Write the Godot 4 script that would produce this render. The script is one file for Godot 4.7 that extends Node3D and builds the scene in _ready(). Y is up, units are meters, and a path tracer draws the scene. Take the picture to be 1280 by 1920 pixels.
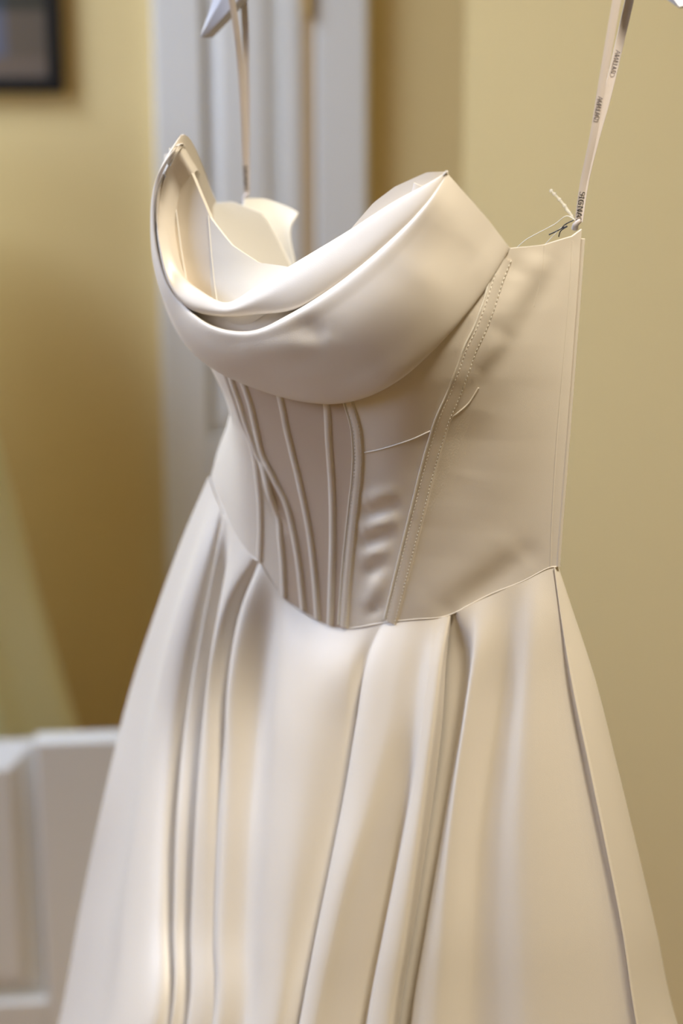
extends Node3D
# A strapless satin wedding gown hanging by its ribbons from a white hanger in a fitting room.
# Metres, y up. Dress curves are given in the dress's own axes (x across, z to its front, origin at the side waist).

func V(x, y, z) -> Vector3: return Vector3(x, y, z)

# width, front depth and flatness of the boned bodice at each height
const WIDTH = [[-0.1, 0.159], [0, 0.159], [0.06, 0.1622], [0.115, 0.165], [0.166, 0.1675], [0.2, 0.169], [0.26, 0.171]]
const WIDTH_FAR = [[-0.1, 0.159], [0, 0.159], [0.02, 0.15], [0.04, 0.139], [0.06, 0.129], [0.08, 0.128], [0.11, 0.137], [0.15, 0.149], [0.26, 0.15]]
const DEPTH = [[-0.1, 0.04], [-0.065, 0.042], [-0.03, 0.045], [0.0, 0.049], [0.04, 0.056], [0.08, 0.067], [0.12, 0.079], [0.16, 0.084], [0.2, 0.082], [0.26, 0.08]]
const FLAT = [[-0.1, 0.44], [0, 0.46], [0.04, 0.49], [0.08, 0.54], [0.12, 0.66], [0.16, 0.75], [0.26, 0.78]]
const TOP_EDGE = [[-1.000, 0.1990], [-0.970, 0.1960], [-0.920, 0.1970], [-0.870, 0.2140], [-0.810, 0.2320], [-0.760, 0.2385], [-0.680, 0.2405], [-0.600, 0.2405], [-0.412, 0.2013], [-0.288, 0.1862], [-0.151, 0.1765], [0.023, 0.1757], [0.184, 0.1840], [0.345, 0.2021], [0.462, 0.2212], [0.553, 0.2313], [0.685, 0.2407], [0.755, 0.2415], [0.800, 0.2303], [0.830, 0.2193], [0.883, 0.1973], [0.907, 0.1978], [0.938, 0.1986], [0.985, 0.2025], [1.000, 0.2065]]
const BACK_EDGE = [[-1, .199], [-.93, .2], [-.80, .192], [-.74, .176], [-.68, .158], [-.5, .125], [0, .10], [.5, .12], [.75, .155], [.9, .185], [1, .2]]
var waist_edge = [[-1.001, 0.0000], [-0.743, -0.0164], [-0.427, -0.0338], [-0.365, -0.0360], [-0.242, -0.0554], [-0.118, -0.0611], [0.041, -0.0656], [0.125, -0.0639], [0.357, -0.0505], [0.494, -0.0441], [0.619, -0.0391], [0.699, -0.0305], [0.776, -0.0220], [0.888, -0.0114], [0.977, -0.0011], [1.000, -0.0003]]
var princess_line = [[0.881, 0.1967], [0.860, 0.1780], [0.839, 0.1597], [0.792, 0.1364], [0.742, 0.1142], [0.668, 0.0885], [0.599, 0.0594], [0.520, 0.0204], [0.440, -0.0196], [0.379, -0.0494]]
var taupe_far = [[-0.417, 0], [-0.417, 0], [-0.417, 0], [-0.413, 0], [-0.381, 0], [-0.287, 0], [-0.233, 0], [-0.225, 0], [-0.232, 0]]
var taupe_near = [[0.294, 0], [0.294, 0], [0.294, 0], [0.321, 0], [0.310, 0], [0.258, 0], [0.206, 0], [0.160, 0], [0.127, 0]]
var bones = {
		"near": [[0.875, 0.1913], [0.860, 0.1780], [0.839, 0.1597], [0.792, 0.1364], [0.742, 0.1142], [0.668, 0.0885], [0.599, 0.0594], [0.520, 0.0204], [0.440, -0.0196], [0.379, -0.0494]],
		"b4": [[0.294, 0.1093], [0.317, 0.0970], [0.328, 0.0821], [0.315, 0.0657], [0.288, 0.0487], [0.240, 0.0236], [0.196, -0.0018], [0.155, -0.0293], [0.119, -0.0622]],
		"b3": [[0.197, 0.1070], [0.192, 0.0938], [0.156, 0.0638], [0.128, 0.0329], [0.096, -0.0014], [0.065, -0.0325], [0.039, -0.0638]],
		"b2": [[-0.087, 0.1023], [-0.078, 0.0916], [-0.084, 0.0659], [-0.063, 0.0347], [-0.039, 0.0015], [-0.033, -0.0304], [-0.033, -0.0628]],
		"b1": [[-0.339, 0.1026], [-0.323, 0.0892], [-0.315, 0.0550], [-0.233, 0.0315], [-0.154, 0.0093], [-0.126, -0.0204], [-0.116, -0.0591]],
		"b0": [[-0.417, 0.1011], [-0.407, 0.0756], [-0.357, 0.0500], [-0.284, 0.0324], [-0.237, 0.0105], [-0.223, -0.0161], [-0.232, -0.0542]],
		"f1": [[-0.462, 0.1001], [-0.444, 0.0709], [-0.371, 0.0496], [-0.353, 0.0343], [-0.340, 0.0071], [-0.353, -0.0130], [-0.380, -0.0342]]}
var wrinkles = [
		[[0.837, 0.1491], [0.918, 0.1816], 0.0100, 0.0019],
		[[0.787, 0.1253], [0.875, 0.1498], 0.0090, 0.0018],
		[[0.980, 0.1970], [0.808, 0.1183], 0.0080, -0.0012],
		[[0.934, 0.1952], [0.923, 0.1800], 0.0090, 0.0012],
		[[0.893, 0.1935], [0.883, 0.1776], 0.0070, -0.0010],
		[[0.324, 0.0334], [0.441, 0.0413], 0.0050, 0.0020],
		[[0.310, 0.0232], [0.440, 0.0312], 0.0050, -0.0018],
		[[0.290, 0.0123], [0.426, 0.0219], 0.0050, 0.0020],
		[[0.275, 0.0015], [0.401, 0.0110], 0.0050, -0.0018],
		[[0.262, -0.0077], [0.377, 0.0004], 0.0045, 0.0015],
		[[0.258, -0.0200], [0.350, -0.0121], 0.0045, -0.0015],
		[[0.265, -0.0383], [0.365, -0.0182], 0.0060, 0.0015],
		[[0.260, -0.0478], [0.325, -0.0410], 0.0040, -0.0012],
		[[0.640, -0.0355], [0.895, 0.0061], 0.0090, -0.0022],
		[[0.540, -0.0317], [0.797, 0.0119], 0.0120, 0.0010],
		[[-0.283, 0.0363], [-0.226, 0.0069], 0.0040, 0.0025],
		[[-0.290, 0.0166], [-0.216, -0.0024], 0.0040, -0.0020],
		[[0.919, 0.1221], [0.744, 0.0183], 0.0200, 0.0015],
		[[0.792, 0.1026], [0.688, 0.0531], 0.0140, -0.0015]]

var satin: StandardMaterial3D
var lining: StandardMaterial3D
var taupe_cloth: StandardMaterial3D
var thread: StandardMaterial3D
var white_paint: StandardMaterial3D
var names = {}


func _ready():
	# ---- camera
	var cam := Camera3D.new()
	cam.name = "camera"
	cam.position = Vector3(0, 1.62, 0)
	cam.rotation_degrees = Vector3(-15.6296, 0, 0)
	cam.near = .05
	cam.far = 50.0
	var lens := CameraAttributesPhysical.new()
	lens.frustum_focal_length = 63.0
	lens.frustum_focus_distance = 1.075
	lens.exposure_aperture = 3.6
	lens.exposure_multiplier = 1.0
	cam.attributes = lens
	cam.fov = rad_to_deg(2.0 * atan(960.0 / 3360.0))
	add_child(cam)
	# ---- daylight outside, exposure
	var sky_material := ProceduralSkyMaterial.new()
	sky_material.sky_top_color = Color(.55, .68, .95)
	sky_material.sky_horizon_color = Color(.86, .91, 1.0)
	sky_material.ground_bottom_color = Color(.45, .45, .42)
	sky_material.ground_horizon_color = Color(.7, .72, .72)
	sky_material.sky_energy_multiplier = 1.6
	var sky := Sky.new()
	sky.sky_material = sky_material
	var env := Environment.new()
	env.background_mode = Environment.BG_SKY
	env.sky = sky
	env.tonemap_mode = Environment.TONE_MAPPER_LINEAR
	env.tonemap_exposure = 1.0
	env.sdfgi_enabled = true
	env.ssao_enabled = true
	env.ssil_enabled = true
	var around := WorldEnvironment.new()
	around.name = "surroundings"
	around.environment = env
	add_child(around)
	# ---- daylight in the window
	var day := AreaLight3D.new()
	day.name = "window_daylight"
	day.area_size = Vector2(1.3, .9)
	day.light_color = Color(.82, .88, 1.0)
	day.light_energy = 1.3
	day.area_range = 8.0
	day.area_attenuation = 2.0
	day.shadow_enabled = true
	add_child(day)
	day.look_at_from_position(Vector3(-1.86, 2.02, -1.25), Vector3(0, 1.45, -1.25), Vector3.UP)
	make_materials()
	make_room()
	make_lamp(Vector3(-1.5, 2.66, -1.9), .7, Color(.81, .88, 1.0), 5.2)
	make_spot(Vector3(.36, 2.67, -.42), Vector3(.04, .95, -1.1), Color(1.0, .96, .88), 2.9)
	make_door()
	make_dress()
	make_hanger()
	make_tag()
	make_picture()
	make_other_gown()
	make_divider()


# ------------------------------------------------------------------ materials
func plain(c: Color, rough := .6, spec := .5) -> StandardMaterial3D:
	var m := StandardMaterial3D.new()
	m.albedo_color = c
	m.roughness = rough
	m.metallic_specular = spec
	return m


func noise_map(seed_: int, freq: float, size := 256, strength := 4.0) -> NoiseTexture2D:
	var n := FastNoiseLite.new()
	n.seed = seed_
	n.noise_type = FastNoiseLite.TYPE_SIMPLEX_SMOOTH
	n.frequency = freq
	var t := NoiseTexture2D.new()
	t.noise = n
	t.width = size
	t.height = size
	t.seamless = true
	t.as_normal_map = true
	t.bump_strength = strength
	return t


func make_materials():
	satin = plain(Color(.92, .885, .835), .50, .55)
	satin.metallic = .16
	satin.normal_enabled = true
	satin.normal_texture = noise_map(3, .09, 512, 3.0)
	satin.normal_scale = .22
	satin.uv1_scale = Vector3(34, 34, 1)
	satin.rim_enabled = true
	satin.rim = .25
	satin.rim_tint = .5
	satin.backlight_enabled = true
	satin.backlight = Color(.36, .34, .30)
	lining = plain(Color(.945, .935, .915), .55, .4)
	taupe_cloth = plain(Color(.79, .715, .635), .6, .35)  # opaque taupe, darker than the satin, for the bodice centre panel
	thread = plain(Color(.96, .94, .9), .5)
	white_paint = plain(Color(.905, .895, .87), .45)


# ------------------------------------------------------------------ naming and mesh helpers
func tag(o: Node, label := "", category := "", kind := "", group := ""):
	if label: o.set_meta("label", label)
	if category: o.set_meta("category", category)
	if kind: o.set_meta("kind", kind)
	if group: o.set_meta("group", group)
	return o


func numbered(called: String, parent: Node) -> String:
	var key = [parent, called]
	names[key] = names.get(key, -1) + 1
	return called if names[key] == 0 else "%s_%03d" % [called, names[key]]


func put(called: String, mesh: Mesh, mat: Material, parent: Node = self, where := Vector3.ZERO) -> MeshInstance3D:
	var o := MeshInstance3D.new()
	o.name = numbered(called, parent)
	o.mesh = mesh
	o.material_override = mat
	o.position = where
	parent.add_child(o, true)
	return o


func base(called: String, where := Vector3.ZERO, parent: Node = self) -> Node3D:
	var o := Node3D.new()
	o.name = numbered(called, parent)
	o.position = where
	parent.add_child(o, true)
	return o


class Build:
	var v := PackedVector3Array()
	var n := PackedVector3Array()
	var uv := PackedVector2Array()
	var idx := PackedInt32Array()
	func vert(p: Vector3, nn: Vector3, t := Vector2.ZERO) -> int:
		v.append(p)
		n.append(nn)
		uv.append(t)
		return v.size() - 1
	func tri(a: int, b: int, c: int):
		var f := (v[b] - v[a]).cross(v[c] - v[a])
		if f.dot(n[a] + n[b] + n[c]) > 0.0:
			idx.append_array([a, c, b])
		else:
			idx.append_array([a, b, c])
	func quad(a: int, b: int, c: int, d: int):
		tri(a, b, c)
		tri(a, c, d)
	func flat(a: Vector3, b: Vector3, c: Vector3, d: Vector3, out: Vector3):
		var nn := (b - a).cross(c - a)
		if nn.length_squared() < 1e-16: nn = (c - a).cross(d - a)
		nn = nn.normalized()
		if nn.dot(out) < 0.0: nn = -nn
		quad(vert(a, nn), vert(b, nn), vert(c, nn), vert(d, nn))
	func done() -> ArrayMesh:
		var arr := []
		arr.resize(Mesh.ARRAY_MAX)
		arr[Mesh.ARRAY_VERTEX] = v
		arr[Mesh.ARRAY_NORMAL] = n
		arr[Mesh.ARRAY_TEX_UV] = uv
		arr[Mesh.ARRAY_INDEX] = idx
		var m := ArrayMesh.new()
		m.add_surface_from_arrays(Mesh.PRIMITIVE_TRIANGLES, arr)
		return m


# smooth curve through points (centripetal Catmull-Rom), "per" samples a span
func smooth(p: Array, per: int) -> PackedVector3Array:
	var out := PackedVector3Array()
	var n := p.size()
	for i in n - 1:
		var p1: Vector3 = p[i]
		var p2: Vector3 = p[i + 1]
		var p0: Vector3 = p[i - 1] if i > 0 else p1 * 2.0 - p2
		var p3: Vector3 = p[i + 2] if i + 2 < n else p2 * 2.0 - p1
		var t0 := 0.0
		var t1 := t0 + sqrt(maxf(p0.distance_to(p1), 1e-5))
		var t2 := t1 + sqrt(maxf(p1.distance_to(p2), 1e-5))
		var t3 := t2 + sqrt(maxf(p2.distance_to(p3), 1e-5))
		for k in per:
			var t := lerpf(t1, t2, float(k) / per)
			var a1 := p0 * ((t1 - t) / (t1 - t0)) + p1 * ((t - t0) / (t1 - t0))
			var a2 := p1 * ((t2 - t) / (t2 - t1)) + p2 * ((t - t1) / (t2 - t1))
			var a3 := p2 * ((t3 - t) / (t3 - t2)) + p3 * ((t - t2) / (t3 - t2))
			var b1 := a1 * ((t2 - t) / (t2 - t0)) + a2 * ((t - t0) / (t2 - t0))
			var b2 := a2 * ((t3 - t) / (t3 - t1)) + a3 * ((t - t1) / (t3 - t1))
			out.append(b1 * ((t2 - t) / (t2 - t1)) + b2 * ((t - t1) / (t2 - t1)))
	out.append(p[n - 1])
	return out


# a sheet of cloth from a grid of points: g[row][column]; the outer side is on the side of "out"
func cloth(g: Array, thick := .0012, out := Vector3(0, 0, 1)) -> ArrayMesh:
	var b := Build.new()
	var h := g.size()
	var w: int = g[0].size()
	var nor := []
	var sum := Vector3.ZERO
	for i in h:
		var row := PackedVector3Array()
		for j in w:
			var du: Vector3 = g[i][mini(j + 1, w - 1)] - g[i][maxi(j - 1, 0)]
			var dv: Vector3 = g[mini(i + 1, h - 1)][j] - g[maxi(i - 1, 0)][j]
			var c := du.cross(dv)
			sum += c
			row.append(c)
		nor.append(row)
	var flip := -1.0 if sum.dot(out) < 0.0 else 1.0
	var last := out
	for i in h:
		for j in w:
			var c: Vector3 = nor[i][j] * flip
			c = c.normalized() if c.length() > 1e-12 else last
			last = c
			nor[i][j] = c
	var front := []
	var back := []
	var vv := PackedFloat32Array()
	vv.resize(w)
	for i in h:
		var fr := PackedInt32Array()
		var bk := PackedInt32Array()
		var u := 0.0
		for j in w:
			if j: u += g[i][j].distance_to(g[i][j - 1])
			if i: vv[j] += g[i][j].distance_to(g[i - 1][j])
			var t := Vector2(u, vv[j])
			fr.append(b.vert(g[i][j], nor[i][j], t))
			bk.append(b.vert(g[i][j] - nor[i][j] * thick, -nor[i][j], t))
		front.append(fr)
		back.append(bk)
	for i in h - 1:
		for j in w - 1:
			b.quad(front[i][j], front[i][j + 1], front[i + 1][j + 1], front[i + 1][j])
			b.quad(back[i][j], back[i][j + 1], back[i + 1][j + 1], back[i + 1][j])
	for i in h - 1:
		for j in [0, w - 1]:
			var s: Vector3 = g[i][0] - g[i][1] if j == 0 else g[i][w - 1] - g[i][w - 2]
			b.flat(b.v[front[i][j]], b.v[front[i + 1][j]], b.v[back[i + 1][j]], b.v[back[i][j]], s)
	for j in w - 1:
		for i in [0, h - 1]:
			var s: Vector3 = g[0][j] - g[1][j] if i == 0 else g[h - 1][j] - g[h - 2][j]
			b.flat(b.v[front[i][j]], b.v[front[i][j + 1]], b.v[back[i][j + 1]], b.v[back[i][j]], s)
	return b.done()


# finer grid through a coarse one
func refine(rows: Array, across: int, down: int) -> Array:
	var wide := []
	for r in rows:
		wide.append(smooth(r, across))
	var w: int = wide[0].size()
	var cols := []
	for j in w:
		var c := []
		for r in wide:
			c.append(r[j])
		cols.append(smooth(c, down))
	var out := []
	for i in cols[0].size():
		var row := PackedVector3Array()
		for j in w:
			row.append(cols[j][i])
		out.append(row)
	return out


func tube(path: PackedVector3Array, r: float, sides := 8, b: Build = null, r_end := -1.0) -> Build:
	if b == null: b = Build.new()
	var n := path.size()
	var up := Vector3(.31, .2, .93)
	var rings := []
	for i in n:
		var d := (path[mini(i + 1, n - 1)] - path[maxi(i - 1, 0)]).normalized()
		var x := d.cross(up).normalized()
		var y := x.cross(d)
		var rr := r if r_end < 0.0 else lerpf(r, r_end, float(i) / (n - 1))
		var ring := PackedInt32Array()
		for k in sides:
			var q := x * cos(TAU * k / sides) + y * sin(TAU * k / sides)
			ring.append(b.vert(path[i] + q * rr, q))
		rings.append(ring)
	for i in n - 1:
		for k in sides:
			var l := (k + 1) % sides
			b.quad(rings[i][k], rings[i][l], rings[i + 1][l], rings[i + 1][k])
	for e in [0, n - 1]:
		var d := (path[0] - path[1]).normalized() if e == 0 else (path[n - 1] - path[n - 2]).normalized()
		var c := b.vert(path[e], d)
		var ring := PackedInt32Array()
		for k in sides:
			ring.append(b.vert(b.v[rings[e][k]], d))
		for k in sides:
			b.tri(c, ring[k], ring[(k + 1) % sides])
	return b


# a flat ribbon of cloth along a path, facing "face"
func ribbon(path: PackedVector3Array, wide: float, face: Vector3, thick := .0004, crown := .0, widths := []) -> ArrayMesh:
	var g := []
	var n := path.size()
	for i in n:
		var d := (path[mini(i + 1, n - 1)] - path[maxi(i - 1, 0)]).normalized()
		var s := d.cross(face).normalized()
		var f := s.cross(d).normalized()
		var w := wide
		if widths.size(): w = lerpf(widths[0], widths[1], float(i) / (n - 1))
		var row := PackedVector3Array()
		for k in 5:
			var t := k / 2.0 - 1.0
			row.append(path[i] + s * w * .5 * t + f * crown * (1.0 - t * t))
		g.append(row)
	return cloth(g, thick, face)


# a box with chamfered edges
func box_into(b: Build, lo: Vector3, hi: Vector3, c := .002):
	var m := (lo + hi) / 2.0
	var e := (hi - lo) / 2.0
	c = minf(c, minf(e.x, minf(e.y, e.z)) * .9)
	for ax in 3:
		var ay := (ax + 1) % 3
		var az := (ax + 2) % 3
		for s in [-1.0, 1.0]:
			var q := []
			for k in [[-1, -1], [1, -1], [1, 1], [-1, 1]]:
				var p := Vector3.ZERO
				p[ax] = s * e[ax]
				p[ay] = k[0] * (e[ay] - c)
				p[az] = k[1] * (e[az] - c)
				q.append(m + p)
			var o := Vector3.ZERO
			o[ax] = s
			b.flat(q[0], q[1], q[2], q[3], o)
			for s2 in [-1.0, 1.0]:
				var f := []
				for k in [[0, -1], [0, 1], [1, 1], [1, -1]]:
					var p := Vector3.ZERO
					p[ax] = s * (e[ax] - (c if k[0] else 0.0))
					p[ay] = s2 * (e[ay] - (0.0 if k[0] else c))
					p[az] = k[1] * (e[az] - c)
					f.append(m + p)
				var o2 := Vector3.ZERO
				o2[ax] = s
				o2[ay] = s2
				b.flat(f[0], f[1], f[2], f[3], o2)
	for sx in [-1.0, 1.0]:
		for sy in [-1.0, 1.0]:
			for sz in [-1.0, 1.0]:
				var s := Vector3(sx, sy, sz)
				var a := m + s * (e - Vector3(0, c, c))
				var d := m + s * (e - Vector3(c, 0, c))
				var f := m + s * (e - Vector3(c, c, 0))
				b.flat(a, d, f, f, s)


func box(lo: Vector3, hi: Vector3, c := .002) -> ArrayMesh:
	var b := Build.new()
	box_into(b, lo, hi, c)
	return b.done()


# a raised field: a flat plate whose border slopes down to z = lo.z over "slope" metres
func raised(lo: Vector3, hi: Vector3, slope: float) -> ArrayMesh:
	var b := Build.new()
	var o := [Vector3(lo.x, lo.y, lo.z), Vector3(hi.x, lo.y, lo.z), Vector3(hi.x, hi.y, lo.z), Vector3(lo.x, hi.y, lo.z)]
	var i := [Vector3(lo.x + slope, lo.y + slope, hi.z), Vector3(hi.x - slope, lo.y + slope, hi.z), Vector3(hi.x - slope, hi.y - slope, hi.z), Vector3(lo.x + slope, hi.y - slope, hi.z)]
	b.flat(i[0], i[1], i[2], i[3], Vector3(0, 0, 1))
	for k in 4:
		var l := (k + 1) % 4
		b.flat(o[k], o[l], i[l], i[k], Vector3(0, 0, 1))
	b.flat(o[0], o[1], o[2], o[3], Vector3(0, 0, -1))
	return b.done()


# ------------------------------------------------------------------ the bodice's shape
func look(t: Array, x: float) -> float:
	if x <= t[0][0]: return t[0][1]
	for i in t.size() - 1:
		if x <= t[i + 1][0]:
			return lerpf(t[i][1], t[i + 1][1], (x - t[i][0]) / (t[i + 1][0] - t[i][0]))
	return t[-1][1]


func look_smooth(t: Array, x: float, r: float) -> float:
	return (look(t, x - r) + 2.0 * look(t, x) + look(t, x + r)) / 4.0


func fullness(u: float, ub: float) -> float:
	u = absf(u)
	var k := 9.0
	var v := -log(exp(-k * (1.0 - .10 * u * u)) + exp(-k * (1.0 - u) / (1.0 - ub))) / k
	var v1 := -log(exp(-k * .9) + 1.0) / k
	var v0 := -log(exp(-k) + exp(-k / (1.0 - ub))) / k
	return (v - v1) / (v0 - v1)


func shell(u: float, y: float) -> Vector3:
	var a := look_smooth(WIDTH if u >= 0.0 else WIDTH_FAR, y, .02)
	return Vector3(a * u, y, look_smooth(DEPTH, y, .02) * fullness(clampf(u, -1, 1), look_smooth(FLAT, y, .02)))


func shell_normal(u: float, y: float) -> Vector3:
	var u0 := clampf(u - .02, -1, .96)
	var n := (shell(u0 + .04, y) - shell(u0, y)).cross(shell(u, y + .004) - shell(u, y - .004))
	return n.normalized()


# height of the drag lines and puckers at a place on the bodice
func pucker(u: float, y: float) -> float:
	var q := shell(u, y)
	var h := 0.0
	for w in wrinkles:
		if w.size() == 4: w.append_array([shell(w[0][0], w[0][1]), shell(w[1][0], w[1][1])])
		var a: Vector3 = w[4]
		var ab: Vector3 = w[5] - a
		var t := clampf((q - a).dot(ab) / ab.length_squared(), 0, 1)
		var d: float = (q - a - ab * t).length() / w[2]
		if d < 3.0:
			h += w[3] * exp(-d * d) * (.35 + .65 * sin(PI * clampf(t, .08, .92)))
	return h


func bodice(u: float, y: float, off := 0.0) -> Vector3:
	var dip := .012 * exp(-pow(u / .22, 2.0) - pow((y - .185) / .03, 2.0))
	return shell(u, y) + shell_normal(u, y) * (off + pucker(u, y)) - Vector3(0, 0, dip)


func line_at(t: Array, f: float) -> Array:
	var x := clampf(f, 0, 1) * (t.size() - 1)
	var i := mini(int(x), t.size() - 2)
	return [lerpf(t[i][0], t[i + 1][0], x - i), lerpf(t[i][1], t[i + 1][1], x - i)]


func u_at(t: Array, f: float) -> float:   # the side line u as a function of the share of height
	return line_at(t, f)[0]


func panel(left: Callable, right: Callable, cols: int, rows: int, from := 0.0, to := 1.0) -> Array:
	var g := []
	for i in rows + 1:
		var f := lerpf(from, to, float(i) / rows)
		var row := PackedVector3Array()
		for j in cols + 1:
			var s := float(j) / cols
			var ut := lerpf(left.call(0.0), right.call(0.0), s)
			var ub := lerpf(left.call(1.0), right.call(1.0), s)
			var u := lerpf(left.call(f), right.call(f), s)
			var y := lerpf(look(TOP_EDGE, ut), look(waist_edge, ub), f)
			row.append(bodice(u, y))
		g.append(row)
	return g


func curve_on(t: Array, off: float, per := 6) -> PackedVector3Array:
	var flat_ := []
	for p in t: flat_.append(Vector3(p[0], p[1], 0))
	var out := PackedVector3Array()
	for q in smooth(flat_, per):
		out.append(bodice(clampf(q.x, -1, 1), q.y, off))
	return out


# a boning channel: a low rounded band stitched on along a line
func channel(parent: Node3D, t: Array, wide: float, high: float, stitched: bool):
	var flat_ := []
	for p in t: flat_.append(Vector3(p[0], p[1], 0))
	var q := smooth(flat_, 8)
	var g := []
	var edge := PackedVector3Array()
	var far_edge := PackedVector3Array()
	var sides := [PackedVector3Array(), PackedVector3Array()]
	for i in q.size():
		var p := bodice(q[i].x, q[i].y)
		var d: Vector3 = (bodice(q[mini(i + 1, q.size() - 1)].x, q[mini(i + 1, q.size() - 1)].y) - bodice(q[maxi(i - 1, 0)].x, q[maxi(i - 1, 0)].y)).normalized()
		var n := shell_normal(q[i].x, q[i].y)
		var s := d.cross(n).normalized()
		if s.x < 0.0: s = -s
		var row := PackedVector3Array()
		for c in [[-1.0, -.15], [-.96, .25], [-.82, .58], [-.55, .86], [-.25, .98], [0.0, 1.0], [.25, .98], [.55, .86], [.82, .58], [.96, .25], [1.0, -.15]]:
			row.append(p + s * c[0] * wide * .5 + n * high * c[1])
		g.append(row)
		edge.append(p - s * wide * .53 + n * high * .7)
		far_edge.append(p + s * wide * .53 + n * high * .5)
		sides[0].append(p - s * wide * .30 + n * high * .86)
		sides[1].append(p + s * wide * .36 + n * high * .86)
	var o := put("boning_channel", cloth(g, .0006, Vector3(0, 0, 1)), satin, parent)
	if stitched:
		put("channel_piping", tube(edge, .0007, 6).done(), thread, o)
		var st := Build.new()
		for line in sides:
			var run := 0.0
			for i in line.size() - 1:
				var a: Vector3 = line[i]
				var b: Vector3 = line[i + 1]
				var l := a.distance_to(b)
				while run < l:
					var m: Vector3 = a.lerp(b, run / l)
					var d: Vector3 = (b - a) / l
					tube(PackedVector3Array([m - d * .0006, m + Vector3(.0001, 0, .0002), m + d * .0006]), .00026, 5, st)
					run += .0026
				run -= l
		tag(put("stitching", st.done(), thread, o), "", "", "stuff")


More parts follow.
